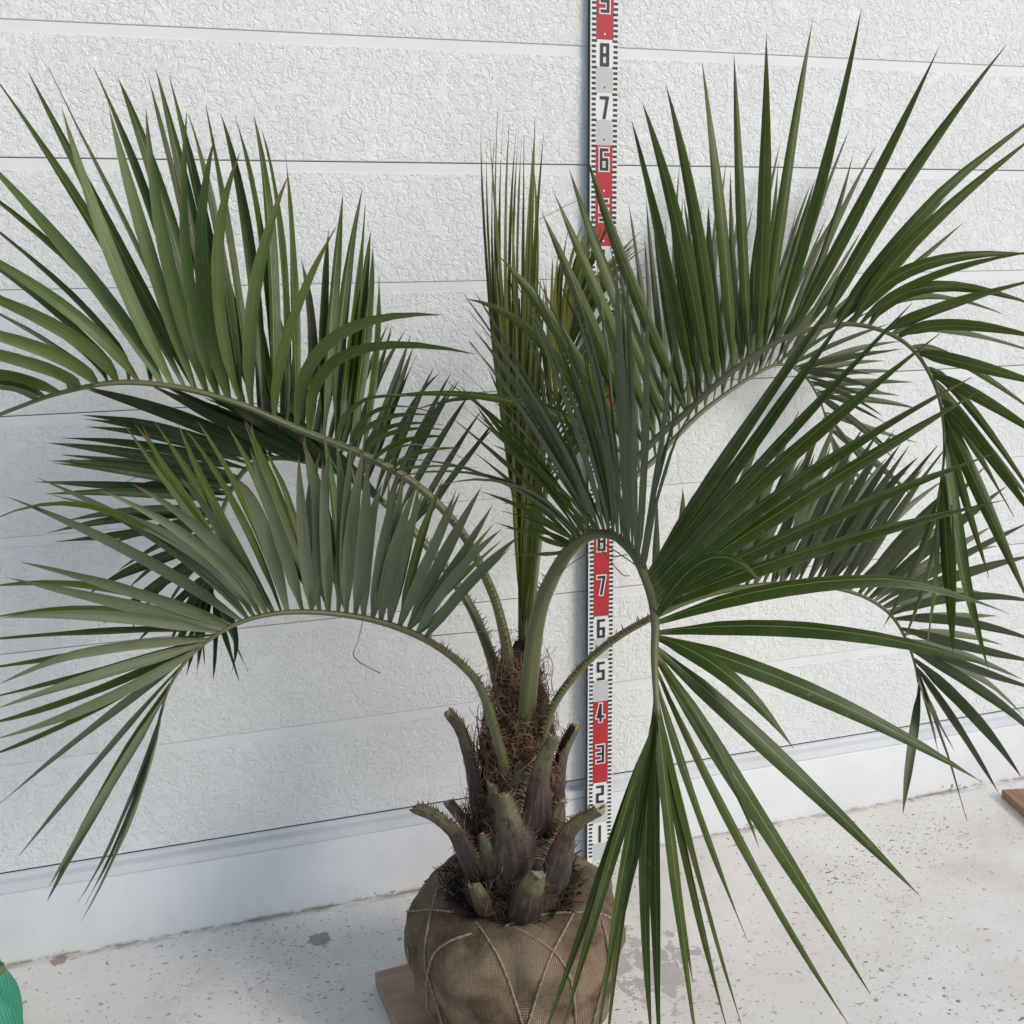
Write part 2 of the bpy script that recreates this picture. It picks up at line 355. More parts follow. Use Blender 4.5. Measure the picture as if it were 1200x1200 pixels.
# stroke layout on a 0..2 (x) by 0..4 (z) lattice
GL = {'1': ['a1014'], '2': ['04-24', '24-22', '22-02', '02-00', '00-20'], '3': ['04-24', '24-20', '20-00', '02-22'], '4': ['04-01', '01-21', '14-10'],
      '5': ['24-04', '04-02', '02-22', '22-20', '20-00'], '6': ['24-04', '04-00', '00-20', '20-22', '22-02'], '7': ['04-24', '24-10'],
      '8': ['04-24', '24-20', '20-00', '00-04', '02-22'], '9': ['22-02', '02-04', '04-24', '24-20', '20-00'], '0': ['04-24', '24-20', '20-00', '00-04']}
GL['1'] = ['14-10']; GL['4'] = ['14-01', '01-21', '14-10']
def digit(ch, cx, ztop, grow, y):
    v, f = [], []; sx, sz, h = .0065, .0094, .0030 + grow
    for q, s in enumerate(GL[ch]):
        a, b = s.split('-')
        A = Vector((cx + (int(a[0]) - 1) * sx, 0, ztop - .0375 - .0030 + int(a[1]) * sz)); B = Vector((cx + (int(b[0]) - 1) * sx, 0, ztop - .0375 - .0030 + int(b[1]) * sz))
        d = (B - A).normalized(); nrm = Vector((-d.z, 0, d.x)); n = len(v); yy = y - q * .00006
        for pt in (A - d * h - nrm * h, B + d * h - nrm * h, B + d * h + nrm * h, A - d * h + nrm * h): v.append((pt.x, yy, pt.z))
        f.append((n, n + 1, n + 2, n + 3))
    return v, f
tv, tf = [], []
for i in range(2, int(H * 100)):
    z = i / 100
    for sd_, x0, x1 in ((-1, -.0268, -.0180), (1, .0196, .0286)):
        if i % 10 in (0, 5): x0, x1 = (x0, x1 + .002) if sd_ < 0 else (x0 - .002, x1)
        sheet(tv, tf, x0, x1, z - .0047, z + .0003, -.0004)
tag(link('tick_marks', mesh('tick_marks', tv, tf, False), rod, None, M['rblack']), kind='stuff')
for c in range(0, 11):
    z0 = .2 * c
    red = c % 2 == 1
    if red:
        v, f = [], []; sheet(v, f, -.0176, .0192, z0 + .0005, min(z0 + .2, H) - .0005, -.0003)
        link('red_band', mesh('red_band', v, f, False), rod, None, M['rred'])
    for q in (1, 2):
        nmb = c * 2 + q; zt = nmb / 10
        if zt > H: continue
        if not red:
            v, f = [], []; sheet(v, f, -.0166, .0184, max(zt - .0995, .004), zt - .052, -.0003)
            link('grey_panel', mesh('grey_panel', v, f, False), rod, None, M['rgrey'])
        ch = str(nmb % 10)
        top = zt - .0065
        if red:
            v, f = digit(ch, .0006, top, .0026, -.0006); link('numeral_outline', mesh('numeral_outline', v, f, False), rod, None, M['rwhite'])
        v, f = digit(ch, .0006, top, 0, -.0011); link('numeral', mesh('numeral', v, f, False), rod, None, M['rblack'])
        if nmb > 10:
            v, f = [], []; rsheet(v, f, -.0014, .0026, zt - .0915, zt - .0875, -.0007, .0019)
            link('metre_dot', mesh('metre_dot', v, f, False), rod, None, M['rwhite'] if red else M['rred'])

# ------------------------------------------------------------------ palm
BASE = Vector((.447, -.50, .03))
palm = tag(empty('potted_palm', BASE), 'feathery palm with arching grey-green fronds and burlap-wrapped root ball tied with twine', 'palm tree')
palm.name = 'palm_tree'
def W(p): return p - BASE                                        # world -> palm space

# root ball -----------------------------------------------------------------
BP = [(.0, .150), (.03, .172), (.10, .192), (.16, .199), (.20, .196), (.235, .180), (.255, .155), (.262, .128), (.255, .100), (.240, .078), (.225, .05), (.215, 0.002)]
def ball_r(th, z):
    n = noise.noise(Vector((math.cos(th) * 2.2, math.sin(th) * 2.2, z * 11))) * .008
    n += noise.noise(Vector((math.cos(th) * 6, math.sin(th) * 6, z * 22 + 5))) * .006
    n += .013 * (abs(noise.noise(Vector((math.cos(th) * 3.1 + 4, math.sin(th) * 3.1, z * 9 + 7)))) - .2)
    n += .0065 * math.sin(th * 7 + z * 30 + 2 * noise.noise(Vector((math.cos(th), math.sin(th), z * 5)))) * max(0, min(1, (z - .03) / .06))
    return n
prof = [(z, r * .955) for z, r in catmull(BP, 46)]
v, f, uv = [], [], []; SEG = 96
for j, (z, r) in enumerate(prof):
    for i in range(SEG + 1):
        th = 2 * math.pi * i / SEG; rr = max(.001, r + ball_r(th, z) * min(1, r / .08))
        v.append(Vector((math.cos(th) * rr, math.sin(th) * rr, z))); uv.append((th * .2, j * .0125))
for j in range(len(prof) - 1):
    for i in range(SEG): a = j * (SEG + 1) + i; f.append((a, a + 1, a + SEG + 2, a + SEG + 1))
ball = link('root_ball', mesh('root_ball', v, f, True, uv), palm, None, M['burlap'])
ball['label'] = 'burlap-wrapped root ball'
def ball_surface(x, y):
    "first hit of the pixel ray with the root ball (palm space)"
    d = (P(x, y, 1) - CAM).normalized(); t = 1.2
    while t < 2.4:
        q = W(CAM + d * t); z = q.z
        if 0 < z < .262:
            rr = 0
            for (za, ra), (zb, rb) in zip(prof, prof[1:]):
                if min(za, zb) <= z <= max(za, zb): rr = max(rr, ra + (rb - ra) * ((z - za) / (zb - za + 1e-9)))
            th = math.atan2(q.y, q.x) % (2 * math.pi)
            if math.hypot(q.x, q.y) < rr + ball_r(th, z): return q
        t += .001
    return None
ZP = lambda x, y: (430 + x / 3.871, 1000 + y / 3.871)
TW = [[(330, 150), (300, 250), (270, 400), (272, 520), (310, 650), (345, 774), (375, 900)], [(480, 360), (380, 395), (310, 450), (285, 520), (275, 600), (285, 774), (300, 900)],
      [(490, 300), (540, 370), (600, 470), (640, 570), (680, 690), (705, 774), (725, 900)], [(650, 325), (740, 370), (830, 430), (890, 500), (930, 600), (945, 774), (940, 900)],
      [(935, 268), (880, 370), (820, 490), (770, 640), (730, 774), (690, 900)], [(620, 330), (720, 292), (830, 272), (960, 266), (1060, 275), (1110, 300)],
      [(185, 265), (280, 255), (400, 265)], [(335, 150), (375, 175), (420, 205)], [(178, 240), (215, 180), (255, 140), (300, 110)], [(1060, 300), (1085, 400), (1090, 500), (1060, 620), (1020, 774)],
      [(190, 420), (200, 560), (240, 700), (290, 850)]]
for tpts in TW:
    pts = []
    for a in catmull(tpts, 34):
        q = ball_surface(*ZP(*a))
        if q: pts.append(q)
    if len(pts) < 6: continue
    sm = [(pts[max(i - 1, 0)] + pts[i] * 2 + pts[min(i + 1, len(pts) - 1)]) / 4 for i in range(len(pts))]
    v, f = [], []
    for s in range(2):                                           # two plies twisted round one another
        ply = []
        for i, q in enumerate(sm):
            out = Vector((q.x, q.y, .03)).normalized(); t = (sm[min(i + 1, len(sm) - 1)] - sm[max(i - 1, 0)]).normalized(); b = t.cross(out)
            ph = i * 1.5 + s * math.pi
            ply.append(q + out * (.0021 + .0009 * math.cos(ph)) + b * (.0009 * math.sin(ph)))
        tube(v, f, ply, [.0017] * len(ply), 6)
    link('twine', mesh('twine', v, f), ball, None, M['twine'])
# frayed burlap hem at the mouth
v, f = [], []; rng = random.Random(3)
for k in range(520):
    th = rng.uniform(0, 2 * math.pi); z = rng.uniform(.248, .262); r = rng.uniform(.105, .15)
    p0 = Vector((math.cos(th) * r, math.sin(th) * r, z - .004)); d = Vector((math.cos(th + rng.uniform(-1, 1)), math.sin(th + rng.uniform(-1, 1)), rng.uniform(-.4, .9))).normalized()
    ln = rng.uniform(.006, .022); tube(v, f, [p0, p0 + d * ln * .5 + Vector((0, 0, .001)), p0 + d * ln + Vector((rng.uniform(-.004, .004), 0, -.002))], [.0006, .0005, .0003], 3, cap=False)
tag(link('frayed_threads', mesh('frayed_threads', v, f), ball, None, M['twine']), kind='stuff')
# soil in the mouth
v, f = [], []; NR = 14; NS = 48
for j in range(NR + 1):
    for i in range(NS):
        th = 2 * math.pi * i / NS; r = .135 * j / NR
        v.append(Vector((math.cos(th) * r, math.sin(th) * r, .247 + .012 * (1 - j / NR) + .012 * noise.noise(Vector((math.cos(th) * r * 40, math.sin(th) * r * 40, 3))) - .012 * (j == NR))))
for j in range(NR):
    for i in range(NS): a = j * NS + i; b = j * NS + (i + 1) % NS; f.append((a, a + NS, b + NS, b))
link('soil', mesh('soil', v, f), palm, None, M['soil'])

# trunk ---------------------------------------------------------------------
tp = catmull([(600, 1075, 1.775, .085), (600, 1030, 1.775, .088), (601, 985, 1.77, .082), (604, 940, 1.768, .073), (606, 890, 1.762, .062), (607, 850, 1.758, .054), (607, 812, 1.755, .043), (608, 780, 1.752, .026), (609, 752, 1.752, .010)], 40)
tpath = [W(P(x, y, d)) for x, y, d, r in tp]; trad = [q[3] for q in tp]
v, f = [], []; SEG = 48
for i, (p, r) in enumerate(zip(tpath, trad)):
    for k in range(SEG):
        th = 2 * math.pi * k / SEG
        rr = r * (.90 + .11 * noise.noise(Vector((math.cos(th) * 3, math.sin(th) * 3, p.z * 28))) + .06 * noise.noise(Vector((math.cos(th) * 9, math.sin(th) * 9, p.z * 80))))
        v.append(p + Vector((math.cos(th) * rr, math.sin(th) * rr, 0)))
for i in range(len(tpath) - 1):
    for k in range(SEG): a = i * SEG + k; b = i * SEG + (k + 1) % SEG; f.append((a, b, b + SEG, a + SEG))
f.append(tuple(len(v) - SEG + k for k in range(SEG)))
trunk = link('trunk', mesh('trunk', v, f), palm, None, M['trunk'])
# matted fibre round the trunk
v, f = [], []; rng = random.Random(11)
def hair(p0, o, ln, wild, ra):
    "a curled fibre starting at p0 on the trunk, o = outward direction"
    tg = Vector((-o.y, o.x, 0)) * rng.choice((-1, 1)); up = Vector((0, 0, 1))
    a0 = rng.uniform(-.9, .9); curl = rng.uniform(.8, 3.6) * rng.choice((-1, 1)); q = p0.copy(); pts = [q]
    st = ln / 7; lift = rng.uniform(.25, .8) if wild else rng.uniform(.02, .16)
    for s_ in range(7):
        a0 += curl / 7; lift -= .05 if not wild else rng.uniform(-.06, .1)
        q = q + (tg * math.cos(a0) + up * math.sin(a0) + o * lift).normalized() * st; pts.append(q)
    tube(v, f, pts, [ra * (1 - .08 * s_) for s_ in range(8)], 3, cap=False)
for k in range(2500):
    t = rng.random(); i = int(5 + t * 31); c_ = tpath[i]; r_ = trad[i] * rng.uniform(.90, 1.10)
    th = rng.uniform(0, 2 * math.pi); o = Vector((math.cos(th), math.sin(th), 0)); wild = rng.random() < .10
    hair(c_ + o * r_, o, rng.uniform(.025, .075) * (.8 if wild else 1), wild, rng.uniform(.0005, .0011))
for k in range(420):                                              # tangles in front of the petiole bases
    i = int(14 + rng.random() * 17); th = rng.gauss(-math.pi / 2 - .28, .8); o = Vector((math.cos(th), math.sin(th), 0))
    hair(tpath[i] + o * (trad[i] + rng.uniform(.0, .022)), o, rng.uniform(.02, .06), False, rng.uniform(.0005, .001))
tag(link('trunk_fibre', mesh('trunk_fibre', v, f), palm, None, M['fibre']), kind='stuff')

# cut leaf bases ---------------------------------------------------------------
def teeth(v, f, pts, side, a0, a1, step, ln, rng, up=None):
    "triangular hooked teeth along pts offset by side vectors"
    P2, S2 = [], []
    for i in range(len(pts) - 1):
        for k in range(5): P2.append(pts[i].lerp(pts[i + 1], k / 5)); S2.append(side[i].lerp(side[i + 1], k / 5))
    pts, side = P2, S2
    n = len(pts)
    dist = 0; last = 0
    for i in range(1, n):
        dist += (pts[i] - pts[i - 1]).length
        if i / n < a0 or i / n > a1 or dist - last < step: continue
        last = dist; t = (pts[i] - pts[i - 1]).normalized(); s = side[i]; l = ln * rng.uniform(.5, 1.25)
        p = pts[i]; tip = p + s * l + t * l * rng.uniform(.2, .9) + Vector([rng.uniform(-.2, .2) for _ in range(3)]) * l
        b = t.cross(s).normalized() * .0011; m = len(v)
        v += [p - t * .0022 - s * .002, p + t * .0022 - s * .002, p + b - s * .002, p - b - s * .002, tip]
        f += [(m, m + 2, m + 4), (m + 2, m + 1, m + 4), (m + 1, m + 3, m + 4), (m + 3, m, m + 4)]
def boot(px, hw, th, cut='cut', spiny=True):
    "px: (x, y, depth) path from the trunk outwards; hw: half widths (m); th: thickness"
    m_ = len(hw) - 1; hw = [w_ * (1 + (.62 if spiny else .1) * (1 - k_ / m_) ** 1.3) for k_, w_ in enumerate(hw)]
    c = catmull([(*q, w_) for q, w_ in zip(px, hw)], 20); rng = random.Random(int(px[0][0] * 7 + px[-1][1]))
    pts = [W(P(x, y, d)) for x, y, d, _ in c]; v, f, uv = [], [], []
    ax = W(P(604, 960, 1.77)); SEG = 16; mi = []; tilt = rng.uniform(-1, 1)
    sideL, sideR, edL, edR = [], [], [], []
    for i, p in enumerate(pts):
        t = (pts[min(i + 1, 19)] - pts[max(i - 1, 0)]).normalized()
        o = p - ax; o.z = 0; o = (o - t * o.dot(t)); o = o.normalized() if o.length > .004 else (-FW - t * (-FW).dot(t)).normalized()
        b = t.cross(o).normalized(); o = b.cross(t)
        hwid = c[i][3]; h = th * (1.15 - .45 * i / 19)
        for k in range(SEG):                                     # crescent section: rounded outside, hollow towards the trunk
            a = 2 * math.pi * k / SEG; x = math.cos(a); y = math.sin(a)
            off = y * h * (.9 if y > 0 else .35) - (x * x) * h * .9
            jag = noise.noise(p * 70 + Vector((k * 1.7, 0, 0))) * (.0012 + .0016 * (i < 8)); end = t * (rng.uniform(-.006, .004) - .006 * x * tilt) if i == 19 else Vector()
            v.append(p + b * (x * hwid + jag) + o * (off + jag) + end); uv.append((k / SEG, i / 19))
        edL.append(p - b * hwid - o * h * .9); edR.append(p + b * hwid - o * h * .9); sideL.append((-b - o * .6).normalized()); sideR.append((b - o * .6).normalized())
    for i in range(19):
        for k in range(SEG): a = i * SEG + k; d_ = i * SEG + (k + 1) % SEG; f.append((a, d_, d_ + SEG, a + SEG)); mi.append(0)
    f.append(tuple(19 * SEG + k for k in range(SEG))); mi.append(1)
    o = link('cut_leaf_base', mesh('cut_leaf_base', v, f, True, uv, mi), palm, None, [M['boot'], M[cut]])
    o.data.polygons[len(f) - 1].use_smooth = False
    v, f = [], []                                                # stringy fibre peeling off both edges
    for k in range(46):
        i = int(rng.random() ** 1.6 * 15); e_, s_ = rng.choice(((edL, sideL), (edR, sideR))); t = (pts[i + 1] - pts[i]).normalized(); ln = rng.uniform(.012, .04)
        d_ = (t * rng.uniform(-.4, 1.0) + s_[i] * rng.uniform(.0, .7) + Vector([rng.uniform(-.4, .4) for _ in range(3)])).normalized(); q0 = e_[i]
        ra = rng.choice((.0005, .0007, .0012)); tube(v, f, [q0, q0 + d_ * ln * .5, q0 + d_ * ln + Vector((0, 0, -.25 * ln)) + Vector([rng.uniform(-.2, .2) for _ in range(3)]) * ln], [ra, ra * .8, ra * .3], 3, cap=False)
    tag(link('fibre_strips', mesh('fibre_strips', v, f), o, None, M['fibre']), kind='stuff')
    if spiny:
        v, f = [], []; teeth(v, f, edL, sideL, .1, .98, .004, .0095, rng); teeth(v, f, edR, sideR, .1, .98, .004, .0095, rng)
        tag(link('spines', mesh('spines', v, f, False), o, None, M['spine']), kind='stuff')
boot([(562, 960, 1.76), (555, 915, 1.745), (548, 882, 1.735), (539, 856, 1.725), (525, 836, 1.715)], [.022, .017, .0135, .0125, .0125], .012)
boot([(574, 935, 1.745), (570, 900, 1.75), (565, 862, 1.755)], [.022, .018, .013], .010)
boot([(560, 1035, 1.74), (544, 1002, 1.715), (531, 976, 1.70), (510, 958, 1.685), (485, 948, 1.68)], [.028, .022, .015, .012, .010], .012)
boot([(570, 1010, 1.77), (550, 972, 1.765), (524, 940, 1.77)], [.026, .020, .013], .012)
boot([(604, 1030, 1.70), (601, 995, 1.680), (595, 962, 1.674), (588, 930, 1.672)], [.036, .030, .020, .013], .013)
boot([(632, 995, 1.72), (633, 950, 1.685), (634, 915, 1.675), (641, 888, 1.667), (653, 864, 1.66)], [.028, .020, .016, .0145, .014], .010)
boot([(655, 965, 1.78), (656, 915, 1.765), (662, 880, 1.76), (676, 852, 1.75)], [.022, .016, .0135, .012], .011)
boot([(650, 1042, 1.73), (660, 1004, 1.695), (668, 977, 1.68), (684, 961, 1.668), (704, 950, 1.655)], [.030, .024, .017, .013, .012], .012)
boot([(616, 1075, 1.69), (619, 1056, 1.665), (625, 1040, 1.655), (632, 1024, 1.652)], [.030, .026, .022, .015], .012, 'pith', False)
boot([(566, 1068, 1.70), (560, 1052, 1.68), (553, 1036, 1.672)], [.020, .017, .012], .010, 'pith', False)
for q in ([(590, 985, 1.72), (583, 950, 1.705), (574, 918, 1.70)], [(618, 960, 1.70), (616, 925, 1.692), (612, 893, 1.69)], [(645, 1000, 1.73), (652, 968, 1.72), (660, 938, 1.715)], [(575, 1040, 1.71), (572, 1008, 1.695), (563, 978, 1.69)], [(640, 1035, 1.70), (642, 1008, 1.69), (645, 985, 1.688)]):
    boot(q, [.026, .020, .007], .007, 'cut', True)            # old torn sheaths clasping the trunk
# torn dead scraps and roots round the collar
v, f = [], []; rng = random.Random(23)
for k in range(2000):
    th = rng.uniform(0, 2 * math.pi); rr_ = rng.uniform(.06, .122); p0 = Vector((math.cos(th) * rr_ - .004, math.sin(th) * rr_, rng.uniform(.238, .262)))
    d_ = Vector((rng.gauss(0, .7), rng.gauss(0, .7), rng.uniform(.1, 1.1))).normalized(); ln = rng.uniform(.01, .042); bend = Vector((rng.gauss(0, .01), rng.gauss(0, .01), -.006))
    ra = rng.choice((.0006, .0009, .0015, .0022)); tube(v, f, [p0, p0 + d_ * ln * .5 + bend * .3, p0 + d_ * ln + bend], [ra, ra * .9, ra * .4], 4, cap=False)
tag(link('dead_scraps', mesh('dead_scraps', v, f), palm, None, M['scrap']), kind='stuff')

# fronds -----------------------------------------------------------------------
LEAF = []        # (frond object, verts, faces, uv, base, material, size)
def rows(text):
    return [tuple(float(q) for q in r.split()) for r in text.replace(';', '\n').split('\n') if r.strip()]
def fill(keys, n, jit, rng):
    "n leaflets interpolated between key leaflets given as base, mid, tip"
    out = []; m = len(keys) - 1
    for i in range(n):
        t = i / (n - 1) * m; k = min(int(t), m - 1); t -= k
        q = [a + (b - a) * t for a, b in zip(keys[k], keys[k + 1])]
        jx, jy = rng.gauss(0, jit), rng.gauss(0, jit)
        q[-2] += jx; q[-1] += jy
        if len(q) == 6: q[2] += jx * .4; q[3] += jy * .4
        out.append(tuple(q))
    return out
def frond(rach, rad, mat, leafrows, width, label=None, spines=.42, seed=1, rmin=.0022, start=.0):
    rng = random.Random(seed)
    c = catmull(rach, 70); pts = [W(P(*q)) for q in c]; N = len(pts)
    cum = [0]
    for a, b in zip(pts, pts[1:]): cum.append(cum[-1] + (b - a).length)
    tot = cum[-1]
    v, f, uv = [], [], []
    rr = []
    for s in cum:
        u = s / tot; q = rad * ((1 - u) ** .9 * .9 + .10 * (1 - u)) + rmin * u
        if u < .12: q *= 1 + .45 * (1 - u / .12) ** 2
        rr.append((q, q * .68))
    tube(v, f, pts, rr, 10, flat=Vector((0, 0, 1)).cross(pts[N // 3] - pts[0]).normalized(), uv=uv)
    fo = link('frond', mesh('frond', v, f, True, uv), palm, None, M['petiole'])
    if label: fo['label'] = label
    if spines:
        v, f = [], []; sl, sr, el, er = [], [], [], []
        fl = Vector((0, 0, 1)).cross(pts[N // 3] - pts[0]).normalized()
        for i in range(N):
            t = (pts[min(i + 1, N - 1)] - pts[max(i - 1, 0)]).normalized(); s = (fl - t * fl.dot(t)).normalized(); u = t.cross(s)
            if u.z < 0: u = -u
            q = rr[i][0]; el.append(pts[i] - s * q * .95); er.append(pts[i] + s * q * .95); sl.append((-s + u * .75).normalized()); sr.append((s + u * .75).normalized())
        teeth(v, f, el, sl, .05, spines, .0055, .0135, rng); teeth(v, f, er, sr, .05, spines, .0055, .0135, rng)
        tag(link('spines', mesh('spines', v, f, False), fo, None, M['spine']), kind='stuff')
    for spec in leafrows:
        data, sign, Lt = spec['d'], spec.get('s', -1), spec.get('L', .42)
        if spec.get('dens'):
            ex = []
            for qa, qb in zip(data, data[1:]):
                if len(qa) != len(qb) or math.hypot(qa[-2] - qb[-2], qa[-1] - qb[-1]) > 110 or rng.random() > spec['dens']: continue
                jx, jy = rng.gauss(0, 9), rng.gauss(0, 9); e = [(p_ + q_) / 2 for p_, q_ in zip(qa, qb)]; e[-2] += jx; e[-1] += jy; ex.append(tuple(e))
            data = list(data) + ex
        for q in data:
            bx, by = q[0], q[1]; tx, ty = q[-2], q[-1]
            i = min(range(int(N * start), N), key=lambda k: (c[k][0] - bx) ** 2 + (c[k][1] - by) ** 2)
            base = pts[i]; bd = c[i][2]
            lpx = math.hypot(tx - c[i][0], ty - c[i][1]) * bd / FPX
            dz = min(spec.get('mx', .2), math.sqrt(max(0, Lt * Lt - lpx * lpx))) * sign + spec.get('dz', 0) + rng.gauss(0, .012)
            tip = P(tx, ty, bd + dz); e = 0
            while tip.y > -.02 and e < 40: dz -= .02; tip = P(tx, ty, bd + dz); e += 1
            tip = W(tip)
            Lr = (tip - base).length
            if len(q) == 6:
                mid = W(P(q[2], q[3], bd + dz * .5 - .01))
            else:
                side = (tip - base).cross(Vector((0, 0, 1))); mid = (base + tip) / 2 + Vector((0, 0, rng.uniform(.0, .022))) * (Lr / .4) + (side.normalized() * rng.gauss(0, .007) if side.length > 1e-6 else Vector())
            ctrl = mid * 2 - (base + tip) * .5
            tg = (pts[min(i + 1, N - 1)] - pts[max(i - 1, 0)]).normalized()
            wd = width * spec.get('w', 1) * rng.uniform(.86, 1.1) * (.72 + .28 * min(1, Lr / .3))
            NSG = 11; vv, uvv, ff = [], [], []
            roll0 = R(spec.get('roll', 0)) + rng.gauss(0, spec.get('rn', .22)); tw = rng.gauss(spec.get('tw', 0), spec.get('tn', .30))
            kink = rng.uniform(.012, .035) if rng.random() < .10 else 0; kv = Vector((rng.gauss(0, .6), rng.gauss(0, .6), -1)).normalized()
            fold = R(rng.uniform(*spec.get('fold', (20, 38)))); blunt = spec.get('blunt', .42); pw = None; wob = rng.uniform(0, 6)
            for s in range(NSG + 1):
                u = s / NSG
                p = base * (1 - u) ** 2 + ctrl * (2 * u * (1 - u)) + tip * u * u
                if u > .68: p = p + kv * (kink * (u - .68) / .32 * Lr / .4)
                dr = ((ctrl - base) * (1 - u) + (tip - ctrl) * u).normalized()
                if pw is None:
                    pw = tg - dr * tg.dot(dr)
                    vw = dr.cross(FW)
                    if pw.dot(vw) < 0: vw = -vw
                    pw = pw.normalized() * pw.length + vw.normalized() * .22
                    pw = Matrix.Rotation(roll0, 3, dr) @ pw
                pw = (pw - dr * pw.dot(dr)).normalized()
                w_ = Matrix.Rotation(tw * u, 3, dr) @ pw; n_ = dr.cross(w_)
                prof_ = (.34 + .66 * min(1, u / .22) ** .8) * (1 - max(0, (u - blunt) / (1 - blunt)) ** 1.7) if u < 1 else 0
                hw = wd * .5 * max(prof_, .015)
                fo_ = fold * (1.6 if u < .12 else 1)
                rip = .0006 * math.sin(u * 17 + wob)
                vv += [p - w_ * hw * math.cos(fo_) + n_ * (hw * math.sin(fo_) + rip), p, p + w_ * hw * math.cos(fo_) + n_ * (hw * math.sin(fo_) - rip)]
                uvv += [(0, u), (.5, u), (1, u)]
            for s in range(NSG):
                a = s * 3; ff += [(a, a + 1, a + 4, a + 3), (a + 1, a + 2, a + 5, a + 4)]
            inframe = sum(1 for pp in vv[1::3] if 0 <= to_px(pp + BASE)[0] <= 1200 and 0 <= to_px(pp + BASE)[1] <= 1200) / (NSG + 1)
            LEAF.append((fo, [pp - base for pp in vv], ff, uvv, base, L[spec.get('m', mat)], Lr * wd / bd ** 2 * (inframe + .02)))
    return fo
rg = random.Random(5)

# upper left frond
frond([(600, 800, 1.75), (590, 740, 1.745), (575, 690, 1.74), (540, 622, 1.71), (490, 570, 1.67), (430, 535, 1.63), (350, 503, 1.60), (280, 473, 1.57), (210, 454, 1.54), (140, 448, 1.51), (80, 458, 1.49), (30, 474, 1.48), (-40, 505, 1.47), (-110, 560, 1.46)],
      .0135, 'blue', [
    dict(d=rows('''44 462 0 452 -90 458; 66 455 0 438 -95 436; 91 449 45 427 -95 400; 114 447 52 410 -95 372; 138 444 70 385 -85 322; 161 445 80 364 -70 270
        184 447 108 330 -40 163; 206 450 130 300 72 125; 231 452 171 287 127 124; 257 459 222 322 219 128; 278 464 254 320 281 167; 302 470 298 345 338 205; 327 480 338 385 397 260
        352 490 388 398 520 369; 372 500 404 415 562 416; '''), s=-1, L=.46, mx=.12, roll=8, w=.86, fold=(12, 28), blunt=.5, dens=.3),
    dict(d=rows('''392 508 422 470 492 466; 405 515 440 480 505 480; 420 527 455 500 520 498; 440 540 475 515 528 512; 455 548 490 530 545 525; 412 520 450 490 512 488; 430 534 462 505 524 504; 448 544 480 520 550 540; 465 552 500 545 560 548'''), s=-1, L=.3, mx=.08, w=.5),
    dict(d=rows('''60 460 0 440 -80 425; 85 455 40 425 -80 392; 110 450 50 400 -70 332; 132 448 70 375 -70 268; 170 447 112 340 -60 192; 222 452 110 268 -10 85; 238 456 148 270 57 80; 248 458 175 245 110 80; 264 462 208 235 174 91
        284 467 240 270 198 88; 296 470 268 290 241 123; 312 476 290 280 258 131; 332 483 316 280 297 134; 350 490 342 310 334 175; 372 500 364 390 352 300; 385 505 390 350 402 226; 400 512 413 370 428 240; 414 520 428 390 437 286; 428 530 438 410 444 322; 340 490 330 400 308 330;
        298 472 275 380 262 300; 318 480 305 400 290 320'''), s=1, L=.48, mx=.14, m='deep', roll=30, w=.9, dens=.7)],
      .0255, 'long upper frond with blue-green leaflets', seed=2, start=.2, spines=.26)

# old dark frond behind, left
frond([(588, 810, 1.77), (572, 760, 1.785), (548, 705, 1.80), (505, 645, 1.80), (465, 602, 1.79), (430, 574, 1.79), (395, 553, 1.78), (355, 540, 1.77), (320, 537, 1.76), (290, 548, 1.74), (268, 580, 1.72), (255, 620, 1.70), (250, 665, 1.69), (247, 700, 1.68)],
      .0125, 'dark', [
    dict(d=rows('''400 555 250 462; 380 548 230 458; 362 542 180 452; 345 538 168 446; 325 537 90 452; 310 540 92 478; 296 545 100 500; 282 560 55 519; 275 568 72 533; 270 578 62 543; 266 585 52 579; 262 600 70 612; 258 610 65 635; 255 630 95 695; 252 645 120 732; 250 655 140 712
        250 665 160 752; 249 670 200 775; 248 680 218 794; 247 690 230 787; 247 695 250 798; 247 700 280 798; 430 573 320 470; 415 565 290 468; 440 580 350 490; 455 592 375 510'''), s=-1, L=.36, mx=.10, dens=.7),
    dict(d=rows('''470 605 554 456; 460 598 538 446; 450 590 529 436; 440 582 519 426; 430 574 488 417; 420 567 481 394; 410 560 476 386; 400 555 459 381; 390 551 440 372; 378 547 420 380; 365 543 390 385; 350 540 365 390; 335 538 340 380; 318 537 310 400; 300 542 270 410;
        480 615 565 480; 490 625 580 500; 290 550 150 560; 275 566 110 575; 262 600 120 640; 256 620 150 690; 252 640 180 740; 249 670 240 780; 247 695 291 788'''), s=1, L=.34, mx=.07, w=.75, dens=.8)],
      .020, 'dark older frond drooping behind', seed=3, start=.2, spines=.26)

